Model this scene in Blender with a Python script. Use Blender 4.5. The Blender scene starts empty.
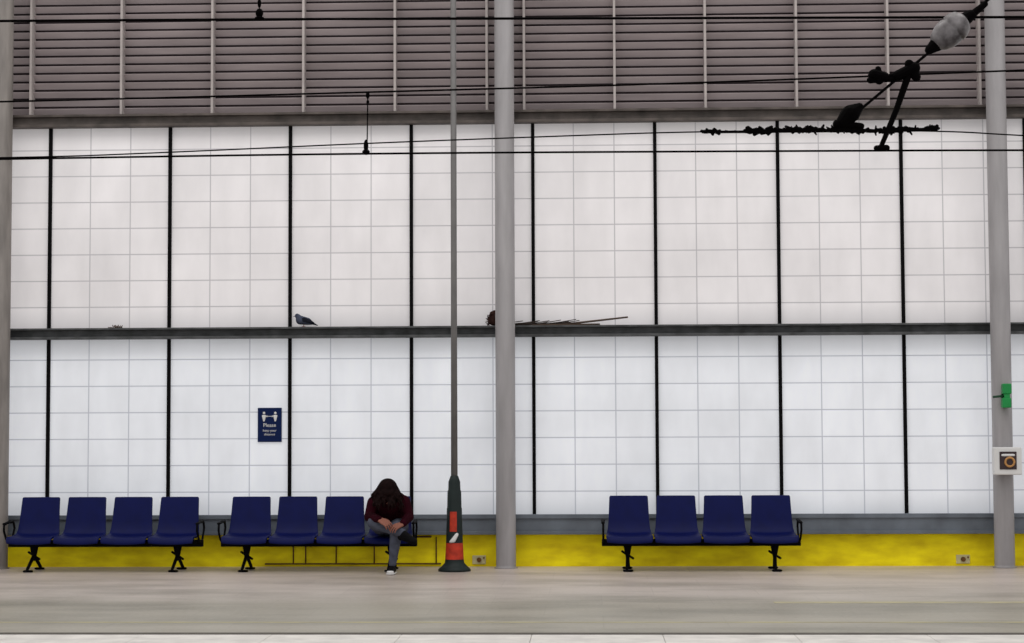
import bpy, bmesh, math, random
from mathutils import Vector, Matrix
random.seed(7)
scene = bpy.context.scene
COL = scene.collection
try:
    scene.view_settings.view_transform = 'Standard'
except Exception:
    pass

# ------------------------------------------------------------------ helpers
def lin(c):
    c = c/255.0
    return c/12.92 if c <= 0.04045 else ((c+0.055)/1.055)**2.4
def rgb(r, g, b): return (lin(r), lin(g), lin(b), 1.0)

def px_to_world(u, v, t):
    """image pixel (u, v) -> world metres, approximate inverse of the camera. t = distance in front of the wall plane."""
    D = 20.05 - t
    s = D/1905.0
    x0 = (u-512)*s; z0 = (321.5-v)*s
    f = 1 - .0401*x0/D + .0586*z0/D
    return Vector((.04*t + x0*f, -t, 2.56 - .0587*t + z0*f - .0064*x0))

def mat(name, col, rough=.6, metal=0.0, noise=.15, scale=6.0, col2=None, emit=0.0, bump=0.0, spec=.3, stretch=(1,1,1)):
    m = bpy.data.materials.new(name); m.use_nodes = True
    nt = m.node_tree; n = nt.nodes; l = nt.links
    b = n['Principled BSDF']
    b.inputs['Roughness'].default_value = rough
    b.inputs['Metallic'].default_value = metal
    b.inputs['Specular IOR Level'].default_value = spec
    tc = n.new('ShaderNodeTexCoord'); mp = n.new('ShaderNodeMapping')
    mp.inputs['Scale'].default_value = stretch
    nz = n.new('ShaderNodeTexNoise'); nz.inputs['Scale'].default_value = scale
    nz.inputs['Detail'].default_value = 6
    rp = n.new('ShaderNodeValToRGB')
    c2 = col2 if col2 else tuple(max(0, x*(1-noise*2)) for x in col[:3])+(1,)
    rp.color_ramp.elements[0].position = .3; rp.color_ramp.elements[1].position = .68
    rp.color_ramp.elements[0].color = c2
    rp.color_ramp.elements[1].color = col
    l.new(tc.outputs['Object'], mp.inputs['Vector']); l.new(mp.outputs[0], nz.inputs['Vector'])
    l.new(nz.outputs['Fac'], rp.inputs['Fac']); l.new(rp.outputs['Color'], b.inputs['Base Color'])
    if emit:
        l.new(rp.outputs['Color'], b.inputs['Emission Color']); b.inputs['Emission Strength'].default_value = emit
    if bump:
        bp = n.new('ShaderNodeBump'); bp.inputs['Strength'].default_value = bump; bp.inputs['Distance'].default_value = .01
        l.new(nz.outputs['Fac'], bp.inputs['Height']); l.new(bp.outputs[0], b.inputs['Normal'])
    return m

def empty(name, loc=(0,0,0)):
    o = bpy.data.objects.new(name, None); o.location = loc; o.empty_display_size = .1
    COL.objects.link(o); return o

def mkobj(name, bm, mats, parent=None, loc=None, smooth=False):
    me = bpy.data.meshes.new(name); bm.normal_update(); bm.to_mesh(me); bm.free()
    if not isinstance(mats, (list, tuple)): mats = [mats]
    for m in mats: me.materials.append(m)
    if smooth:
        for p in me.polygons: p.use_smooth = True
    o = bpy.data.objects.new(name, me); COL.objects.link(o)
    if parent: o.parent = parent
    if loc is not None: o.location = loc
    return o

def box(bm, x0, x1, y0, y1, z0, z1, mi=0, M=None):
    vs = [bm.verts.new((x, y, z)) for x in (x0, x1) for y in (y0, y1) for z in (z0, z1)]
    if M is not None:
        for v in vs: v.co = M @ v.co
    for q in ((0,1,3,2),(4,6,7,5),(0,4,5,1),(2,3,7,6),(0,2,6,4),(1,5,7,3)):
        f = bm.faces.new([vs[i] for i in q]); f.material_index = mi

def bevel(o, w=.005, seg=2):
    m = o.modifiers.new('bev', 'BEVEL'); m.width = w; m.segments = seg; m.limit_method = 'ANGLE'
    return o

def lathe(bm, prof, c=(0,0,0), axis=Vector((0,0,1)), seg=24, mi=0, matf=None):
    """prof: list of (r, h) along axis"""
    axis = Vector(axis).normalized(); c = Vector(c)
    q = Vector((0,0,1)).rotation_difference(axis)
    rings = []
    for r, h in prof:
        rings.append([bm.verts.new(c + q @ Vector((r*math.cos(2*math.pi*i/seg), r*math.sin(2*math.pi*i/seg), h))) for i in range(seg)])
    for k in range(len(rings)-1):
        for i in range(seg):
            j = (i+1) % seg
            f = bm.faces.new((rings[k][i], rings[k][j], rings[k+1][j], rings[k+1][i])); f.smooth = True
            f.material_index = matf(k) if matf else mi
    for ring, rev in ((rings[0], True), (rings[-1], False)):
        f = bm.faces.new(ring[::-1] if rev else ring); f.material_index = mi

def rod(bm, a, b, r, seg=10, mi=0, r2=None):
    a = Vector(a); b = Vector(b); L = (b-a).length
    lathe(bm, [(r, 0), (r if r2 is None else r2, L)], a, b-a, seg, mi)

def hull(bm, items, sub=3, R=None, mi=0):
    """convex hull of ellipsoids: items (centre, radius or (rx,ry,rz))"""
    t = bmesh.new()
    for c, r in items:
        if not isinstance(r, (tuple, list)): r = (r, r, r)
        M = Matrix.Translation(Vector(c)) @ (R.to_4x4() if R is not None else Matrix.Identity(4)) @ Matrix.Diagonal((*r, 1))
        bmesh.ops.create_icosphere(t, subdivisions=sub, radius=1, matrix=M)
    if len(items) > 1:
        vs = [v.co.copy() for v in t.verts]; t.free(); t = bmesh.new()
        for v in vs: t.verts.new(v)
        res = bmesh.ops.convex_hull(t, input=t.verts)
        bmesh.ops.delete(t, geom=[g for g in t.verts if not g.link_faces], context='VERTS')
    mp = {}
    for v in t.verts: mp[v] = bm.verts.new(v.co)
    for f in t.faces:
        try:
            g = bm.faces.new([mp[v] for v in f.verts]); g.smooth = True; g.material_index = mi
        except ValueError: pass
    t.free()

def remesh(o, voxel, smooth_it=6, decide=None):
    r = o.modifiers.new('r', 'REMESH'); r.mode = 'VOXEL'; r.voxel_size = voxel; r.use_smooth_shade = True
    if smooth_it:
        s = o.modifiers.new('s', 'SMOOTH'); s.factor = .5; s.iterations = smooth_it
    bpy.context.view_layer.update()
    dg = bpy.context.evaluated_depsgraph_get()
    me = bpy.data.meshes.new_from_object(o.evaluated_get(dg))
    mats = [m for m in o.data.materials]
    o.modifiers.clear(); o.data = me
    me.materials.clear()
    for m in mats: me.materials.append(m)
    for p in me.polygons:
        p.use_smooth = True
        p.material_index = decide(p.center) if decide else 0
    return o

# ------------------------------------------------------------------ materials
M_yellow = mat('yellow_paint', (1.0,.85,.012,1), .6, noise=.2, scale=3.2, col2=rgb(214,190,24), stretch=(1,1,2.5), spec=.1)
M_sill = mat('grey_blue_steel', rgb(108,116,126), .5, noise=.18, scale=4)
M_beam = mat('dark_grey_steel', rgb(84,86,88), .55, noise=.3, scale=8)
M_beam_top = mat('soot_steel', rgb(96,88,84), .6, noise=.3, scale=6)
M_black = mat('black_post', rgb(6,5,7), .7, noise=.1, spec=.08)
M_col = mat('column_paint', rgb(154,151,153), .45, noise=.12, scale=3, stretch=(3,3,.5))
M_col_br = mat('column_dirty', rgb(134,128,124), .5, noise=.2, scale=4, stretch=(3,3,.5))
M_pole = mat('pole_grey', rgb(112,110,110), .45, noise=.12, scale=5)
M_slat = mat('louvre_slat', rgb(176,164,166), .6, noise=.14, scale=1.2, stretch=(1,1,6), spec=.1)
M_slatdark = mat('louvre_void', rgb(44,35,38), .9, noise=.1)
M_mull = mat('louvre_mullion', rgb(176,168,166), .5, noise=.1)
M_seat = mat('navy_seat', rgb(3,13,72), .5, noise=.1, scale=9, spec=.13)
M_blk = mat('black_metal', rgb(7,7,10), .7, noise=.1, spec=.06)
M_rust = mat('rusty_brown', rgb(110,76,36), .8, noise=.3, scale=20)
M_skin = mat('skin', rgb(140,92,78), .6, noise=.06, spec=.15)
M_hair = mat('dark_hair', rgb(24,11,11), .7, noise=.3, scale=30, spec=.05)
M_jacket = mat('maroon_jacket', rgb(46,7,19), .9, noise=.25, scale=14, spec=.05, bump=.4)
M_jeans = mat('grey_jeans', rgb(84,88,102), .9, noise=.2, scale=18, spec=.05, bump=.3)
M_shoe = mat('dark_shoe', rgb(9,8,11), .7, spec=.08)
M_white = mat('white_plastic', rgb(215,215,215), .5, noise=.03)
M_sign = mat('sign_blue', rgb(12,30,74), .5, noise=.05, spec=.1)
M_ins = mat('black_insulation', rgb(5,3,4), .8, noise=.2, scale=20, spec=.04)
M_porc = mat('porcelain', rgb(150,146,148), .35, noise=.25, scale=9, col2=rgb(50,44,46))

def panel_mat(name, base, emit, tint, z0, z1):
    m = bpy.data.materials.new(name); m.use_nodes = True
    nt = m.node_tree; n = nt.nodes; l = nt.links; b = n['Principled BSDF']
    b.inputs['Roughness'].default_value = .5
    b.inputs['Specular IOR Level'].default_value = .15
    tc = n.new('ShaderNodeTexCoord'); sx = n.new('ShaderNodeSeparateXYZ'); l.new(tc.outputs['Object'], sx.inputs[0])
    def math_(op, a, b_=None, c_=None):
        q = n.new('ShaderNodeMath'); q.operation = op
        for i, s in enumerate((a, b_, c_)):
            if s is None: continue
            if isinstance(s, (int, float)): q.inputs[i].default_value = s
            else: l.new(s, q.inputs[i])
        return q.outputs[0]
    def rng(s, a, b_, c_, d_):
        mr = n.new('ShaderNodeMapRange'); l.new(s, mr.inputs[0])
        for i, v_ in enumerate((a, b_, c_, d_)): mr.inputs[i+1].default_value = v_
        return mr.outputs[0]
    def line(sock, off, pitch, w):
        p = math_('PINGPONG', math_('SUBTRACT', sock, off), pitch/2)
        return rng(p, w*.3, w, 1, 0)
    lx = line(sx.outputs['X'], -4.921, .429, .0085)
    lz = line(sx.outputs['Z'], 1.90, .28, .0085)
    mx = math_('MULTIPLY', math_('MAXIMUM', lx, lz), .9)
    # per-cell tone (individual fibreglass cells age differently)
    cx_ = math_('FLOOR', math_('DIVIDE', math_('SUBTRACT', sx.outputs['X'], -4.921), .429))
    cz_ = math_('FLOOR', math_('DIVIDE', math_('SUBTRACT', sx.outputs['Z'], 1.90), .28))
    cb = n.new('ShaderNodeCombineXYZ'); l.new(cx_, cb.inputs[0]); l.new(cz_, cb.inputs[1])
    wn = n.new('ShaderNodeTexWhiteNoise'); l.new(cb.outputs[0], wn.inputs['Vector'])
    tone = rng(wn.outputs['Value'], 0, 1, .965, 1.0)
    nz = n.new('ShaderNodeTexNoise'); nz.inputs['Scale'].default_value = 1.0; nz.inputs['Detail'].default_value = 6
    l.new(tc.outputs['Object'], nz.inputs['Vector'])
    n2 = n.new('ShaderNodeTexNoise'); n2.inputs['Scale'].default_value = 5; n2.inputs['Detail'].default_value = 6
    mp = n.new('ShaderNodeMapping'); mp.inputs['Scale'].default_value = (1, 1, .3)
    l.new(tc.outputs['Object'], mp.inputs[0]); l.new(mp.outputs[0], n2.inputs['Vector'])
    t2 = math_('MULTIPLY', tone, rng(nz.outputs['Fac'], .3, .7, .87, 1.0))
    t3 = math_('MULTIPLY', t2, rng(n2.outputs['Fac'], .3, .65, .93, 1.0))
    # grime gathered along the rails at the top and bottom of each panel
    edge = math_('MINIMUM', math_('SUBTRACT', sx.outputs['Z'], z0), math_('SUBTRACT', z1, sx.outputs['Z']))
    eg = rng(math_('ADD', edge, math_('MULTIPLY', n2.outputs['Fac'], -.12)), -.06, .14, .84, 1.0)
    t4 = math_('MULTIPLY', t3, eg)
    rp = n.new('ShaderNodeMixRGB'); l.new(t4, rp.inputs[0])
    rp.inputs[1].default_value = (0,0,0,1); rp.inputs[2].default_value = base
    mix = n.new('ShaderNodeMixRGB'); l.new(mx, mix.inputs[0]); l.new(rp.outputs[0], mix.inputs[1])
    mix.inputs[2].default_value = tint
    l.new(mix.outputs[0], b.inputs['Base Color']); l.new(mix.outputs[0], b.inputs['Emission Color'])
    b.inputs['Emission Strength'].default_value = emit  # weak emission stands in for daylight coming through the panels
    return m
M_pan_u = panel_mat('translucent_panel_upper', rgb(222,219,221), .30, rgb(162,160,164), 2.51, 4.66)  # upper and lower glow differ by painted tint and emission strength
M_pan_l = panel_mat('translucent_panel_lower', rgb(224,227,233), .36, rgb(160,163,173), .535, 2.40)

# ------------------------------------------------------------------ wall
XL, XR = -9.5, 9.5
wall = empty('wall_back')
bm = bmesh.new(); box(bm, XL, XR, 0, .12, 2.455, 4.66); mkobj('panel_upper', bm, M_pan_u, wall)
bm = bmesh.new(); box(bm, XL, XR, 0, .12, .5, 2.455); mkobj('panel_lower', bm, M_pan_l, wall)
bm = bmesh.new(); box(bm, XL, XR, -.03, .15, 0, .345); mkobj('yellow_plinth', bm, M_yellow, wall)
bm = bmesh.new()
k = -3
while True:
    x = -4.921 + 1.287*k
    if x > XR: break
    box(bm, x-.018, x+.018, -.03, .01, .53, 4.66); k += 1
mkobj('black_mullions', bm, M_black, wall)
bm = bmesh.new(); box(bm, XL, XR, -.11, .02, .345, .535); box(bm, XL, XR, -.13, -.10, .50, .545); box(bm, XL, XR, -.13, -.10, .335, .37)
bevel(mkobj('trim_1', bm, M_sill), .004)
bm = bmesh.new(); box(bm, XL, XR, -.15, .02, 2.395, 2.42); box(bm, XL, XR, -.08, .02, 2.42, 2.49); box(bm, XL, XR, -.17, .02, 2.49, 2.51)
bevel(mkobj('trim_2', bm, M_beam), .003)
bm = bmesh.new(); box(bm, XL, XR, -.12, .02, 4.655, 4.685); box(bm, XL, XR, -.08, .02, 4.685, 4.76); box(bm, XL, XR, -.14, .02, 4.76, 4.785)
bevel(mkobj('trim_3', bm, M_beam_top), .003)

# louvre screen
lv = empty('louvre_screen')
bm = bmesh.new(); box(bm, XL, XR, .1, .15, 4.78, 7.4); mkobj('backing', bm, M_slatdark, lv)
bm = bmesh.new(); z = 4.84
while z < 7.35:
    M = Matrix.Translation((0, .02, z)) @ Matrix.Rotation(math.radians(-52), 4, 'X')
    box(bm, XL, XR, -.036, .036, -.004, .004, 0, M)
    z += .092
mkobj('slats', bm, M_slat, lv)
bm = bmesh.new()
for x in [-5.13+.975*i for i in range(-4, 6)] + [.14+.955*i for i in range(0, 10)]:
    box(bm, x-.012, x+.012, -.075, .06, 4.785, 7.4)
mkobj('mullions', bm, M_mull, lv)

# columns
def column(x, m, y=-.28):
    bm = bmesh.new()
    lathe(bm, [(.12,0),(.12,.01),(.104,.012),(.102,.03),(.102,7.4)], (x, y, 0), seg=40)
    return mkobj('steel_column', bm, m)
column(-5.36, M_col_br); column(-.06, M_col); column(5.03, M_col)

# ------------------------------------------------------------------ platform
def floor_mat():
    m = bpy.data.materials.new('platform_concrete'); m.use_nodes = True
    nt = m.node_tree; n = nt.nodes; l = nt.links; b = n['Principled BSDF']
    tc = n.new('ShaderNodeTexCoord'); sx = n.new('ShaderNodeSeparateXYZ'); l.new(tc.outputs['Object'], sx.inputs[0])
    nz = n.new('ShaderNodeTexNoise'); nz.inputs['Scale'].default_value = 1.0; nz.inputs['Detail'].default_value = 9
    nz.inputs['Roughness'].default_value = .62
    mp = n.new('ShaderNodeMapping'); mp.inputs['Scale'].default_value = (.45, 1.3, 1)
    l.new(tc.outputs['Object'], mp.inputs[0]); l.new(mp.outputs[0], nz.inputs['Vector'])
    nf = n.new('ShaderNodeTexNoise'); nf.inputs['Scale'].default_value = 25; nf.inputs['Detail'].default_value = 4
    l.new(tc.outputs['Object'], nf.inputs['Vector'])
    # zone along y (worn walking zones)
    add = n.new('ShaderNodeMath'); add.operation = 'MULTIPLY_ADD'; l.new(nz.outputs['Fac'], add.inputs[0]); add.inputs[1].default_value = .9
    l.new(sx.outputs['Y'], add.inputs[2])
    mr = n.new('ShaderNodeMapRange'); l.new(add.outputs[0], mr.inputs[0])
    mr.inputs[1].default_value = -6.6; mr.inputs[2].default_value = .4
    rp = n.new('ShaderNodeValToRGB'); l.new(mr.outputs[0], rp.inputs[0]); e = rp.color_ramp.elements
    e[0].position = 0; e[0].color = rgb(146,141,124)
    e[1].position = 1; e[1].color = rgb(202,188,180)
    x = e.new(.12); x.color = rgb(160,154,140)
    x = e.new(.38); x.color = rgb(154,147,132)
    x = e.new(.48); x.color = rgb(184,174,164)
    x = e.new(.8); x.color = rgb(200,187,179)
    r2 = n.new('ShaderNodeValToRGB'); l.new(nz.outputs['Fac'], r2.inputs[0])
    r2.color_ramp.elements[0].position = .36; r2.color_ramp.elements[0].color = (.66,.66,.63,1)
    r2.color_ramp.elements[1].position = .56; r2.color_ramp.elements[1].color = (1,1,1,1)
    mul = n.new('ShaderNodeMixRGB'); mul.blend_type = 'MULTIPLY'; mul.inputs[0].default_value = 1
    l.new(rp.outputs[0], mul.inputs[1]); l.new(r2.outputs[0], mul.inputs[2])
    # slab joints
    br = n.new('ShaderNodeTexBrick'); br.inputs['Scale'].default_value = 1; br.inputs['Brick Width'].default_value = .9
    br.inputs['Row Height'].default_value = .9; br.inputs['Mortar Size'].default_value = .005
    br.inputs['Color1'].default_value = (1,1,1,1); br.inputs['Color2'].default_value = (.93,.93,.93,1); br.inputs['Mortar'].default_value = (.85,.85,.85,1)
    l.new(tc.outputs['Object'], br.inputs['Vector'])
    m2 = n.new('ShaderNodeMixRGB'); m2.blend_type = 'MULTIPLY'; m2.inputs[0].default_value = .8
    l.new(mul.outputs[0], m2.inputs[1]); l.new(br.outputs[0], m2.inputs[2])
    l.new(m2.outputs[0], b.inputs['Base Color'])
    rr = n.new('ShaderNodeMapRange'); l.new(nf.outputs['Fac'], rr.inputs[0]); rr.inputs[3].default_value = .3; rr.inputs[4].default_value = .46
    l.new(rr.outputs[0], b.inputs['Roughness'])
    bp = n.new('ShaderNodeBump'); bp.inputs['Strength'].default_value = .15; bp.inputs['Distance'].default_value = .004
    l.new(nf.outputs['Fac'], bp.inputs['Height']); l.new(bp.outputs[0], b.inputs['Normal'])
    return m
bm = bmesh.new(); box(bm, XL, XR, -6.75, .15, -1.1, 0); mkobj('floor', bm, floor_mat())
bm = bmesh.new()
x = XL
while x < XR:
    box(bm, x+.002, x+.898, -7.6, -6.77, -.2, 0.0); x += .9
box(bm, XL, XR, -7.45, -6.75, -1.1, -.2)
mkobj('trim_4', bm, mat('coping_stone', rgb(226,222,217), .6, noise=.12, scale=5))
bm = bmesh.new(); box(bm, XL, XR, -6.76, -6.66, -.05, .003)
mkobj('trim_5', bm, mat('dark_joint', rgb(92,88,80), .7))
# worn painted line
bm = bmesh.new(); box(bm, 2.3, XR, -4.35, -4.22, -.01, .002); box(bm, XL, XR, -5.95, -5.88, -.01, .002)
mkobj('platform_line', bm, mat('worn_line', rgb(186,178,140), .6, noise=.25, scale=3, col2=rgb(156,149,132)))
# track bed
bm = bmesh.new(); box(bm, XL, XR, -16, -7.4, -1.3, -1.1); mkobj('ground', bm, mat('ballast', rgb(96,86,78), .95, noise=.35, scale=30, bump=1))
tr = empty('railway_track')
bm = bmesh.new()
for y in (-8.4, -9.835, -11.8, -13.235):
    box(bm, XL, XR, y-.035, y+.035, -.93, -.9); box(bm, XL, XR, y-.01, y+.01, -1.06, -.93); box(bm, XL, XR, y-.07, y+.07, -1.1, -1.06)
mkobj('rails', bm, mat('rail_steel', rgb(120,96,80), .4, metal=.6), tr)
bm = bmesh.new(); x = XL+.3
while x < XR:
    for y in (-9.12, -12.52): box(bm, x-.12, x+.12, y-1.3, y+1.3, -1.2, -1.08)
    x += .65
mkobj('sleepers', bm, mat('sleeper_concrete', rgb(140,134,124), .8), tr)

# ------------------------------------------------------------------ benches
prof = [(.175,.745,.188),(.172,.735,.196),(.14,.62,.201),(.112,.50,.207),(.09,.42,.214),(.06,.375,.224),(.0,.355,.232),
        (-.12,.350,.234),(-.22,.352,.234),(-.262,.340,.232),(-.278,.312,.228),(-.278,.292,.222)]
def bench(cx, yc=-.6):
    e = empty('platform_bench', (cx, yc, 0))
    for i in range(4):
        sx = (i-1.5)*.482
        bm = bmesh.new(); rows = []
        n = 8
        for (y, z, w) in prof:
            row = []
            for k in range(n+1):
                u = k/n*2-1
                dish = .012*(1-u*u)
                row.append(bm.verts.new((sx+u*w, y+(dish if z > .4 else 0), z-(dish if z <= .4 else 0))))
            rows.append(row)
        for a in range(len(rows)-1):
            for k in range(n):
                bm.faces.new((rows[a][k], rows[a+1][k], rows[a+1][k+1], rows[a][k+1]))
        o = mkobj('seat_shell_%d' % (i+1), bm, M_seat, e, smooth=True)
        s = o.modifiers.new('sol', 'SOLIDIFY'); s.thickness = .022; s.offset = 0
        bevel(o, .006)
        bm = bmesh.new()   # bracket under seat
        box(bm, sx-.10, sx-.07, -.2, .08, .3, .345); box(bm, sx+.07, sx+.10, -.2, .08, .3, .345)
        mkobj('bracket_%d' % (i+1), bm, M_blk, e)
    bm = bmesh.new(); box(bm, -1.0, 1.0, -.05, .03, .245, .315)
    box(bm, -.97, .97, -.2, -.17, .285, .31)
    bevel(mkobj('beam', bm, M_blk, e), .006)
    for j, lx in enumerate((-.74, .74)):
        bm = bmesh.new()
        hull(bm, [((lx,-.01,.25),(.045,.04,.02)), ((lx,-.01,.12),(.018,.03,.02))], 2)
        hull(bm, [((lx,-.01,.16),(.018,.03,.02)), ((lx-.012,-.2,.03),(.016,.02,.018))], 2)
        hull(bm, [((lx,-.01,.16),(.018,.03,.02)), ((lx+.012,.18,.03),(.016,.02,.018))], 2)
        hull(bm, [((lx-.03,-.22,.012),(.024,.03,.012)), ((lx+.03,-.22,.012),(.024,.03,.012))], 2)
        hull(bm, [((lx-.03,.19,.012),(.024,.03,.012)), ((lx+.03,.19,.012),(.024,.03,.012))], 2)
        hull(bm, [((lx-.055,-.01,.19),(.012,.02,.012)), ((lx+.055,-.01,.12),(.012,.02,.012))], 2)
        mkobj('leg_%d' % (j+1), bm, M_blk, e)
    for j, s in enumerate((-1, 1)):
        bm = bmesh.new(); X = s*.985
        pts = [(-.02,.28),(-.16,.33),(-.24,.42),(-.23,.48),(-.10,.50),(.08,.495),(.12,.43),(.04,.32),(-.02,.28)]
        for a, b in zip(pts, pts[1:]):
            hull(bm, [((X, a[0], a[1]), (.011,.014,.014)), ((X, b[0], b[1]), (.011,.014,.014))], 2)
        hull(bm, [((X-.003,-.22,.487),(.02,.02,.012)), ((X-.003,.06,.505),(.02,.02,.012))], 2)
        hull(bm, [((X, -.02, .28), .018), ((s*.96, -.02, .28), .02)], 2)
        mkobj('armrest_%d' % (j+1), bm, M_blk, e)
    return e
bench(-4.14); bench(-1.95); bench(1.925)

# ------------------------------------------------------------------ lamp pole with striped base
p0 = px_to_world(453.5, 560, .7)
e = empty('striped_lamp_post', (p0.x, -.7, 0))
Mb_dark = mat('post_dark_green', rgb(30,40,40), .5, spec=.2)
Mb_red = mat('post_red_band', rgb(196,56,32), .5, noise=.25, scale=14)
bm = bmesh.new()
pr = [(.165,0),(.165,.02),(.13,.05),(.098,.085),(.094,.12),(.09,.20),(.086,.285),(.082,.42),(.079,.50),(.077,.63),(.073,.64),(.070,.80),(.062,.82),(.060,.90),(.04,.955),(.034,.96)]
def mf(k):
    h = (pr[k][1]+pr[k+1][1])/2
    return 1 if (.12 < h < .27) else 0
lathe(bm, pr, (0,0,0), seg=32, matf=mf)
mkobj('base_cover', bm, [Mb_dark, Mb_red], e)
bm = bmesh.new(); lathe(bm, [(.034,.94),(.031,3),(.029,7.4)], (0,0,0), seg=20); mkobj('pole', bm, M_pole, e)
bm = bmesh.new()
for (a0, a1, z0, z1) in ((-2.1,-1.2,.40,.60),):
    segs = 8
    def rr(z): return .0855-(z-.285)*.028+.002
    A = [bm.verts.new((rr(z0)*math.cos(a0+(a1-a0)*i/segs), rr(z0)*math.sin(a0+(a1-a0)*i/segs), z0)) for i in range(segs+1)]
    B = [bm.verts.new((rr(z1)*math.cos(a0+(a1-a0)*i/segs), rr(z1)*math.sin(a0+(a1-a0)*i/segs), z1)) for i in range(segs+1)]
    for i in range(segs): bm.faces.new((A[i], A[i+1], B[i+1], B[i]))
mkobj('red_sticker', bm, Mb_red, e)
bm = bmesh.new(); hull(bm, [((-.035,-.088,.30),(.012,.006,.012)), ((.03,-.088,.37),(.02,.006,.02)), ((.0,-.090,.31),(.02,.005,.02))], 1); mkobj('white_sticker', bm, M_white, e)

# ------------------------------------------------------------------ distancing sign
c = px_to_world(269, 425, .02)
e = empty('wall_sign', (c.x, -.012, c.z))
bm = bmesh.new(); box(bm, -.127,.127,-.006,.008,-.18,.18); bevel(mkobj('plate', bm, M_sign, e), .003)
bm = bmesh.new()
for sx in (-.06, .06):
    hull(bm, [((sx,-.009,.125),(.014,.003,.014))], 2)
    hull(bm, [((sx-.014,-.009,.095),(.008,.003,.01)), ((sx+.014,-.009,.095),(.008,.003,.01)), ((sx,-.009,.045),(.01,.003,.01))], 2)
box(bm, -.035,.035,-.009,-.006,.088,.093)
for s in (-1, 1):
    hull(bm, [((s*.037,-.009,.0905),(.002,.002,.003)), ((s*.026,-.009,.098),(.002,.002,.003)), ((s*.026,-.009,.083),(.002,.002,.003))], 1)
mkobj('pictogram', bm, M_white, e)
for i, (s, z, sz) in enumerate((('Please', -.02, .055), ('keep your', -.07, .035), ('distance', -.11, .035))):
    cu = bpy.data.curves.new('txt', 'FONT'); cu.body = s; cu.size = sz; cu.align_x = 'CENTER'; cu.extrude = .001; cu.materials.append(M_white)
    o = bpy.data.objects.new('lettering_%d' % (i+1), cu); COL.objects.link(o); o.parent = e
    o.location = (0, -.008, z); o.rotation_euler = (math.pi/2, 0, 0)

# ------------------------------------------------------------------ boxes on the right column
c = px_to_world(1006, 461, .4)
e = empty('help_point_box', (c.x, -.44, c.z))
bm = bmesh.new(); box(bm, -.14,.14,-.05,.06,-.14,.14); bevel(mkobj('case', bm, M_white, e), .012, 3)
bm = bmesh.new(); box(bm, -.085,.085,-.056,-.04,-.085,.095); mkobj('window', bm, mat('dark_window', rgb(58,44,46), .3), e)
bm = bmesh.new()
for i in range(16):
    a = 2*math.pi*i/16; b = 2*math.pi*(i+1)/16
    hull(bm, [((.015+.045*math.cos(a),-.062,-.01+.045*math.sin(a)),.012), ((.015+.045*math.cos(b),-.062,-.01+.045*math.sin(b)),.012)], 1)
mkobj('coiled_handset', bm, mat('orange_tan', rgb(190,140,84), .5), e)
bm = bmesh.new(); hull(bm, [((-.05,-.058,.06),(.02,.006,.012)), ((.05,-.058,.06),(.02,.006,.012))], 2); mkobj('label', bm, M_white, e)
bm = bmesh.new(); box(bm, -.06,.0,.05,.09,-.1,.1); mkobj('mount', bm, M_blk, e)
c = px_to_world(1006, 396, .4)
e = empty('green_signal_lamp', (c.x, -.44, c.z))
M_gr = mat('green_box', rgb(26,140,70), .45, noise=.1)
bm = bmesh.new(); box(bm, -.045,.045,-.04,.05,.02,.125); box(bm, -.05,.04,-.04,.05,-.12,-.02); box(bm, -.03,.03,-.03,.05,-.03,.03)
bevel(mkobj('housing', bm, M_gr, e), .012, 3)
bm = bmesh.new(); rod(bm, (-.14,0,-.01), (-.03,0,0), .012); rod(bm, (-.02,.03,0), (-.02,.075,0), .03); mkobj('bracket_arm', bm, mat('dark_green', rgb(30,70,48), .5), e)

# ------------------------------------------------------------------ catenary
T = 8.0
cat = empty('overhead_line_equipment')
def wire(name, pts, r, mt=M_ins, parent=cat):
    cu = bpy.data.curves.new(name, 'CURVE'); cu.dimensions = '3D'; cu.bevel_depth = r; cu.bevel_resolution = 2
    sp = cu.splines.new('NURBS' if len(pts) > 2 else 'POLY'); sp.points.add(len(pts)-1)
    for q, p in zip(sp.points, pts): q.co = (*p, 1)
    if len(pts) > 2: sp.use_endpoint_u = True; sp.order_u = 3
    cu.materials.append(mt)
    o = bpy.data.objects.new(name, cu); COL.objects.link(o); o.parent = parent; return o
W = lambda *ps: [px_to_world(u, v, T) for u, v in ps]
wire('messenger_wire', W((-320,23),(200,19),(700,18),(1330,16)), .0085)
wire('catenary_wire', W((-320,108),(0,102),(370,92),(700,83),(1024,70),(1330,58)), .006)
wire('auxiliary_wire', W((-320,160),(0,159),(200,151),(370,143),(560,136),(705,131),(940,130),(1024,136),(1330,150)), .0045)
wire('contact_wire', W((-320,164),(0,159),(370,153),(880,150.5),(1024,150),(1330,150)), .0065)
wire('dropper_1', W((369,94),(368,152)), .004)
wire('dropper_2', W((261,-40),(261,18)), .004)
bm = bmesh.new()
def Q(u, v, t=T): return px_to_world(u, v, t)
PX = (20.05-T)/1905
for (u, v, a, b_) in ((369,95,2,4),(369,102,1.5,2.5),(367,146,2.5,7),(367,152,4,3),(261,3,2,5),(261,13,4,5),(261,18,5,2)):
    hull(bm, [(Q(u,v),(a*PX,a*PX,b_*PX))], 2)
mkobj('dropper_clips', bm, M_ins, cat)
bm = bmesh.new()
rod(bm, Q(1325,-297), Q(968,18), .011)
rod(bm, Q(935,48), Q(846,122), .009)
hull(bm, [(Q(986,4),.02),(Q(975,13),.025)], 2)
hull(bm, [(Q(972,15),.035),(Q(962,22),.05)], 2)
hull(bm, [(Q(943,40),.06),(Q(930,50),.028)], 2)
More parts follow.
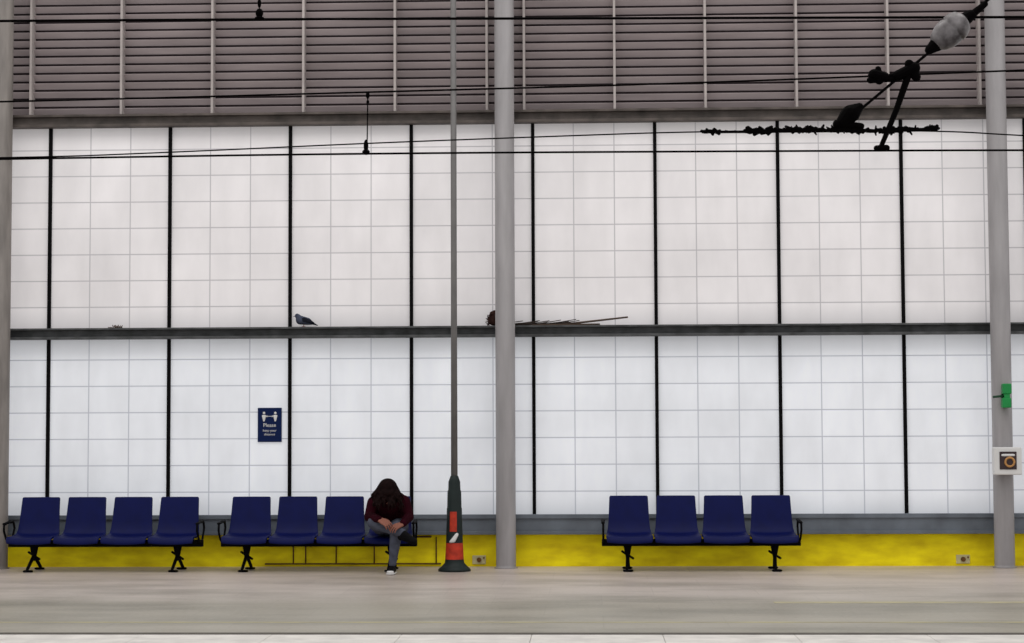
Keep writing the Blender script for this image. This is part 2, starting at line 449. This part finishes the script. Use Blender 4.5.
# strut
rod(bm, Q(913,64), Q(897,110), .024, r2=.019); rod(bm, Q(897,110), Q(881,148), .019, r2=.015)
hull(bm, [(Q(898,76),.035),(Q(915,68),.04)], 2); hull(bm, [(Q(910,64),.03),(Q(917,77),.03)], 2)
hull(bm, [(Q(875,75),.04),(Q(885,77),.035)], 2); hull(bm, [(Q(871,80),.022),(Q(893,79),.018)], 2); hull(bm, [(Q(879,69),.02),(Q(880,80),.03)], 2)
hull(bm, [(Q(885,77),.014),(Q(905,73),.014)], 2)
hull(bm, [(Q(877,148),.018),(Q(887,148),.022)], 2)
hull(bm, [(Q(844,122),.045),(Q(851,114),.06),(Q(860,107),.028)], 2); hull(bm, [(Q(838,124),.03),(Q(862,126),.02)], 2)
# ragged grime / nesting clumps along the auxiliary wire
rod(bm, Q(705,132), Q(938,130), .009)
u = 704
while u < 938:
    if 716 < u < 740 or 915 < u < 925: th_ = .9
    elif u < 716: th_ = 2.4
    elif u > 925: th_ = 2.8
    else: th_ = 1.5 + 1.6*abs(math.sin(u*.071+1.0)) + random.uniform(-.5,.7)
    v = 130 + .9*math.sin(u*.045) - (u-820)*.008
    for q in range(3):
        hull(bm, [(Q(u+random.uniform(-2,2), v+random.gauss(0,th_*.45)), th_*random.uniform(.5,.8)*PX),
                  (Q(u+random.uniform(2,6), v+random.gauss(0,th_*.45)), th_*random.uniform(.4,.75)*PX)], 1)
    u += 3.0
for i in range(26):
    u = random.uniform(742, 934); s_ = random.choice((-1,1))
    hull(bm, [(Q(u,130), .010), (Q(u+random.uniform(-3,3), 130+s_*random.uniform(2.5,5.5)), .005)], 1)
for f in bm.faces: f.smooth = False
mkobj('cantilever_arm', bm, M_ins, cat)
bm = bmesh.new()
a = Q(966,18); b = Q(936,45); ax = b-a; L = ax.length
lathe(bm, [(.035,0),(.075,L*.1),(.092,L*.25),(.095,L*.4),(.084,L*.43),(.093,L*.48),(.088,L*.7),(.07,L*.88),(.045,L)], a, ax, 28)
mkobj('porcelain_insulator', bm, M_porc, cat)
# supporting mast (right of the view) in the track bed
mp_ = Q(1325,-297)
bm = bmesh.new()
for s_ in (-1, 1): box(bm, mp_.x-.12, mp_.x+.12, -T+s_*.1-.008, -T+s_*.1+.008, -1.1, 7.4)
box(bm, mp_.x-.006, mp_.x+.006, -T-.1, -T+.1, -1.1, 7.4)
mkobj('mast', bm, M_pole, cat)

# ------------------------------------------------------------------ pigeons, nest
def pigeon(x, y, z, yaw, name='pigeon'):
    e = empty(name, (x, y, z)); e.rotation_euler = (0, 0, yaw); e.scale = (.92, .92, .92)
    Mg = mat('pigeon_grey', rgb(74,80,98), .9, noise=.2, scale=30, spec=.05)
    Md = mat('pigeon_dark', rgb(34,36,46), .9, noise=.2, scale=30, spec=.05)
    bm = bmesh.new()   # faces local -X, hunched at rest
    hull(bm, [((-.045,0,.080),(.05,.055,.052)), ((.03,0,.066),(.055,.052,.042)), ((.085,0,.045),(.022,.028,.02))], 3)
    hull(bm, [((-.055,0,.10),(.038,.038,.036)), ((-.078,0,.128),(.027,.026,.027))], 3)
    o = mkobj('body', bm, Mg, e); remesh(o, .005, 3)
    bm = bmesh.new()
    hull(bm, [((.06,0,.05),(.02,.022,.012)), ((.15,-.018,.02),(.01,.01,.004)), ((.15,.018,.02),(.01,.01,.004))], 2)
    for s in (-1, 1):
        hull(bm, [((.0,s*.048,.080),(.03,.009,.028)), ((.06,s*.042,.062),(.03,.008,.02)), ((.12,s*.018,.035),(.012,.005,.006))], 2)
        hull(bm, [((-.088,s*.024,.132),(.004,.003,.004))], 1)
    mkobj('wings_and_tail', bm, Md, e)
    bm = bmesh.new(); hull(bm, [((-.103,0,.125),(.006,.005,.005)), ((-.121,0,.117),(.002,.002,.002))], 1); mkobj('beak', bm, Md, e)
    bm = bmesh.new()
    for s in (-1, 1):
        rod(bm, (.0, s*.018, .045), (-.005, s*.018, .004), .004, 6)
        for d in (-.4, 0, .4, math.pi):
            rod(bm, (-.005, s*.018, .004), (-.005-.022*math.cos(d), s*.018+.022*math.sin(d), .003), .003, 6)
    mkobj('legs', bm, mat('pigeon_leg', rgb(130,70,66), .6), e)
c = px_to_world(304, 325, .09); pigeon(c.x, -.10, 2.511, .15)

c = px_to_world(497, 320, .1)
nest = empty('bird_nest', (c.x, -.095, 2.51))
bm = bmesh.new()
for i in range(150):
    a = random.uniform(0, 2*math.pi); rr_ = random.uniform(.02, .095); z = random.uniform(.01, .15)*(1-.3*rr_/.1)
    p = Vector((rr_*math.cos(a)*1.1, rr_*math.sin(a)*.35, z)); d = Vector((-math.sin(a)+random.uniform(-.4,.4), math.cos(a)*.25, random.uniform(-.3,.3))).normalized()
    l_ = random.uniform(.02, .05)
    rod(bm, p-d*l_, p+d*l_, .004, 5)
hull(bm, [((0,0,.045),(.105,.04,.045)), ((0,0,.12),(.085,.035,.05))], 2)
mkobj('twig_bowl', bm, mat('nest_brown', rgb(58,38,34), .9, noise=.3, scale=40, spec=.1), nest)
bm = bmesh.new()
for i in range(44):
    x = random.triangular(.12, .9, .3); l_ = random.uniform(.04, .15); a = random.uniform(-.3, .3); z_ = random.uniform(.004,.02)
    rod(bm, (x-l_, random.uniform(-.03,.03), z_), (x+l_, random.uniform(-.03,.03), z_+abs(a)*l_*1.2), .0045, 5)
mkobj('loose_twigs', bm, mat('twig', rgb(56,46,42), .9), nest)
o_ = Vector(nest.location)
M_stick = mat('stick', rgb(84,68,58), .9)
bm = bmesh.new()
rod(bm, px_to_world(545,326.5,.11)-o_, px_to_world(628,317,.11)-o_, .012, 8, r2=.009)
rod(bm, px_to_world(532,325,.12)-o_, px_to_world(600,324,.12)-o_, .008, 8)
mkobj('long_sticks', bm, M_stick, nest)
c = px_to_world(117, 328, .1)
bm = bmesh.new()
for i in range(22):
    p = Vector((c.x+random.gauss(0,.03), -.10+random.uniform(-.02,.02), 2.514)); d = Vector((random.uniform(-1,1), random.uniform(-.3,.3), random.uniform(0,.5))).normalized()
    rod(bm, p, p+d*.035, .004, 5)
mkobj('twig_debris', bm, M_stick)

# ------------------------------------------------------------------ conduit + vents at the plinth
e = empty('wall_conduit')
bm = bmesh.new()
rod(bm, (-2.6,-.045,.31), (-.85,-.045,.31), .009); rod(bm, (-2.6,-.045,.03), (-.75,-.045,.03), .008)
for x in (-2.3,-2.17,-1.85,-1.45,-.80): rod(bm, (x,-.045,.03), (x,-.045,.31), .007)
mkobj('pipes', bm, M_rust, e)
for (u) in (478, 963):
    c = px_to_world(u, 560, .06)
    e = empty('drain_outlet', (c.x, -.03, .07))
    bm = bmesh.new(); box(bm, -.07,.07,-.012,.002,-.045,.045); bevel(mkobj('plate', bm, mat('stained_plate', rgb(205,196,150), .7), e), .004)
    bm = bmesh.new(); rod(bm, (0,-.03,0), (0,0,0), .025, 14); rod(bm, (.05,-.02,.02), (.05,0,.02), .01, 8); mkobj('spigot', bm, M_rust, e)

# ------------------------------------------------------------------ seated person
per = empty('seated_person')
J = px_to_world
pel = Vector((J(390,524,.66))); hipL = J(382,527,.68); hipR = J(398,527,.68)
belly = J(389,516,.74); chest = J(388,505,.84); nk = J(388,499,.93); hd = J(387,493,1.03)
shL = J(373,503,.85); shR = J(403,502,.85)
elL = J(368.5,517,.98); elR = J(408,517,.96)
wrL = J(378,519.5,1.16); wrR = J(402,524,1.13)
knL = J(373,523,1.06); anL = J(401,533,1.16)   # crossed leg
knR = J(396,527,1.08); anR = J(391.5,564,1.08) # planted leg
bm = bmesh.new()
hull(bm, [(pel,(.165,.115,.09)), (belly,(.155,.12,.11))], 3)
hull(bm, [(belly,(.155,.12,.11)), (chest,(.165,.115,.12))], 3)
hull(bm, [(chest,(.14,.1,.1)), (shL, .068), (shR, .068)], 3)
hull(bm, [(chest, .09), (nk, .065)], 3)
for a, b, c_ in ((shL, elL, wrL), (shR, elR, wrR)):
    hull(bm, [(a, .068), (b, .052)], 3); hull(bm, [(b, .052), (c_, .037)], 3)
N = 16   # hood lying round the neck
ring = [nk + Vector((.115*math.cos(2*math.pi*i/N), .02+.09*math.sin(2*math.pi*i/N), .0+.035*math.sin(2*math.pi*i/N))) for i in range(N)]
for i in range(N): hull(bm, [(ring[i], .04+.01*math.sin(i*1.9)), (ring[(i+1)%N], .04+.01*math.sin((i+1)*1.9))], 2)
o = mkobj('hooded_jacket', bm, [M_jacket], per); remesh(o, .009, 4)
bm = bmesh.new()
hull(bm, [(pel,(.15,.11,.10)), (hipL,.10), (hipR,.10)], 3)
hull(bm, [(hipL,.10), (knL,.066)], 3); hull(bm, [(knL,.066), (anL,.045)], 3)
hull(bm, [(hipR,.10), (knR,.066)], 3); hull(bm, [(knR,.064), (knR.lerp(anR,.35),.058)], 3); hull(bm, [(knR.lerp(anR,.35),.058), (anR,.038)], 3)
o = mkobj('jeans_and_legs', bm, [M_jeans], per); remesh(o, .009, 4)
# shoes
bm = bmesh.new()
A = Vector((anR.x, anR.y, 0))
hull(bm, [(A+Vector((0,.03,.045)),(.036,.04,.036)), (A+Vector((.0,-.03,.05)),(.036,.05,.03)), (A+Vector((-.005,-.14,.032)),(.042,.05,.024))], 3)
hull(bm, [(A+Vector((0,.02,.075)),(.04,.045,.03)), (A+Vector((0,0,.05)),(.036,.04,.03))], 3)
d = Vector((.75,-.25,-.5)).normalized()
hull(bm, [(anL, .04), (anL+d*.03+Vector((.0,0,-.025)), .042), (anL+d*.15+Vector((0,-.02,-.0)), (.034,.032,.034))], 3)
hull(bm, [(anL+Vector((-.01,0,-.045)), .032), (anL+d*.05, .036)], 3)
mkobj('shoes', bm, M_shoe, per)
bm = bmesh.new()
hull(bm, [(A+Vector((0,.035,.012)),(.040,.045,.012)), (A+Vector((-.005,-.145,.012)),(.046,.052,.012))], 3)
hull(bm, [(A+Vector((-.005,-.165,.03)),(.036,.03,.018)),(A+Vector((-.005,-.14,.03)),(.042,.03,.016))], 3)
mkobj('soles', bm, M_white, per)
# hands
def hand(name, wrist, fwd, normal, side, curl=.6):
    fwd = Vector(fwd).normalized(); normal = Vector(normal); normal = (normal-fwd*normal.dot(fwd)).normalized()
    lat = fwd.cross(normal).normalized()*side
    bm = bmesh.new()
    P = lambda f, l_, n_: wrist + fwd*f + lat*l_ + normal*n_
    hull(bm, [(P(-.02,0,0), .026), (P(.02,-.012,0), .02), (P(.02,.012,0), .02)], 2)
    hull(bm, [(P(.01,-.014,0), .017), (P(.01,.014,0), .018), (P(.08,-.032,0), .012), (P(.085,0,0), .013), (P(.08,.032,0), .012)], 2)
    def chain(base, dirv, lens, r, c):
        p = base; dd = dirv.normalized(); axis = dd.cross(-normal).normalized()
        for L_ in lens:
            q = p + dd*L_; hull(bm, [(p, r), (q, r*.9)], 2); p = q; r *= .9
            dd = Matrix.Rotation(c, 3, axis) @ dd
    for l_, sc in ((-.033,.82), (-.011,.97), (.011,1.05), (.033,.94)):
        chain(P(.082, l_, 0), fwd + lat*l_*2 - normal*.25, (.042*sc, .026*sc, .02*sc), .0092, curl)
    chain(P(.02, .03, -.004), fwd*.9 + lat*.6 - normal*.2, (.032, .024, .018), .0105, curl*.5)
    o = mkobj(name, bm, M_skin, per); remesh(o, .0045, 2)
hand('hand_left', wrL, (.7,-.45,-.3), (-.1,-.5,.85), -1, .55)
hand('hand_right', wrR, (-.55,-.55,-.2), (0,-.5,.85), 1, .55)
# head
pitch = math.radians(58)
Rh = Matrix.Rotation(math.radians(6), 3, 'Z') @ Matrix.Rotation(pitch, 3, 'X')   # local -Y = face forward, +Z = up
HP = lambda x, y, z: hd + Rh @ Vector((x, y, z))
bm = bmesh.new()
hull(bm, [(HP(0,.02,.03),(.076,.092,.085))], 4, Rh)
hull(bm, [(HP(0,-.03,.0),(.064,.055,.07)), (HP(0,-.055,-.085),(.028,.025,.022)), (HP(.035,-.01,-.06),.022), (HP(-.035,-.01,-.06),.022)], 3, Rh)
hull(bm, [(HP(0,-.085,.01),.009), (HP(0,-.108,-.028),.011), (HP(.012,-.09,-.032),.008), (HP(-.012,-.09,-.032),.008)], 2)
hull(bm, [(HP(-.018,-.083,-.058),.008), (HP(.018,-.083,-.058),.008), (HP(0,-.089,-.056),.009)], 2)
for s in (-1,1):
    hull(bm, [(HP(s*.078,.015,.012),.012), (HP(s*.076,.01,-.025),.008)], 2)
    hull(bm, [(HP(s*.015,-.084,.025),.008), (HP(s*.045,-.076,.025),.008)], 2)
hull(bm, [(HP(0,.02,-.04),.05), (nk, .055)], 3)
o = mkobj('head', bm, M_skin, per); remesh(o, .005, 2)
bm = bmesh.new()
for s in (-1,1): hull(bm, [(HP(s*.03,-.083,.005),(.011,.007,.006))], 2, Rh)
mkobj('eyes', bm, M_blk, per)
bm = bmesh.new()
hull(bm, [(HP(0,.03,.045),(.096,.098,.09)), (HP(0,.06,-.02),(.088,.07,.07))], 4, Rh)
hull(bm, [(HP(0,-.05,.085),(.07,.04,.03)), (HP(0,.03,.07),(.08,.06,.05))], 3, Rh)
for i in range(140):
    s = random.choice((-1,1)); x = random.uniform(.008,.1)*s
    y0 = random.uniform(-.07,.08)
    p0 = HP(x*.8, y0, .11-abs(x)*.35)
    p1 = HP(x*1.15, y0-.05, .06); 
    out = Vector((x*.35+random.gauss(0,.014), -.035+random.uniform(-.04,.03), -.05))
    p2 = p1+out; p3 = p2+Vector((random.gauss(0,.014), random.gauss(0,.01), -random.uniform(.02,.07)))
    r = random.uniform(.007,.013)
    hull(bm, [(p0,r),(p1,r)], 1); hull(bm, [(p1,r),(p2,r*.9)], 1); hull(bm, [(p2,r*.9),(p3,r*.35)], 1)
o = mkobj('hair', bm, M_hair, per); remesh(o, .005, 1)

# ------------------------------------------------------------------ light
w = bpy.data.worlds.new('overcast'); scene.world = w; w.use_nodes = True
w.node_tree.nodes['Background'].inputs[0].default_value = (1,.985,.97,1)
w.node_tree.nodes['Background'].inputs[1].default_value = .78
def area(name, loc, rot, sx, sy, e, col=(1,1,1)):
    l = bpy.data.lights.new(name, 'AREA'); l.shape = 'RECTANGLE'; l.size = sx; l.size_y = sy; l.energy = e; l.color = col
    o = bpy.data.objects.new(name, l); COL.objects.link(o); o.location = loc; o.rotation_euler = rot; return o
area('overhead_fill', (0,-6,10.5), (math.radians(12),0,0), 16, 5, 480, (1,.97,.93))  # added fill lamp above the platform, no visible source; lifts wall and floor

# ------------------------------------------------------------------ camera
th = math.radians(2.3); ph = math.radians(3.36); ro = .004
v = Vector((-math.sin(th)*math.cos(ph), math.cos(th)*math.cos(ph), math.sin(ph)))
r = Vector((math.cos(th), math.sin(th), 0)); u = r.cross(v)
r2 = r*math.cos(ro) - u*math.sin(ro); u2 = u*math.cos(ro) + r*math.sin(ro)
R = Matrix((r2, u2, -v)).transposed()
cam = bpy.data.cameras.new('camera'); co = bpy.data.objects.new('camera', cam); COL.objects.link(co)
co.matrix_world = Matrix.Translation((20*math.tan(th), -20, 2.56-20*math.tan(ph))) @ R.to_4x4()
cam.sensor_width = 36; cam.lens = 1905/1024*36; cam.clip_end = 200
scene.camera = co
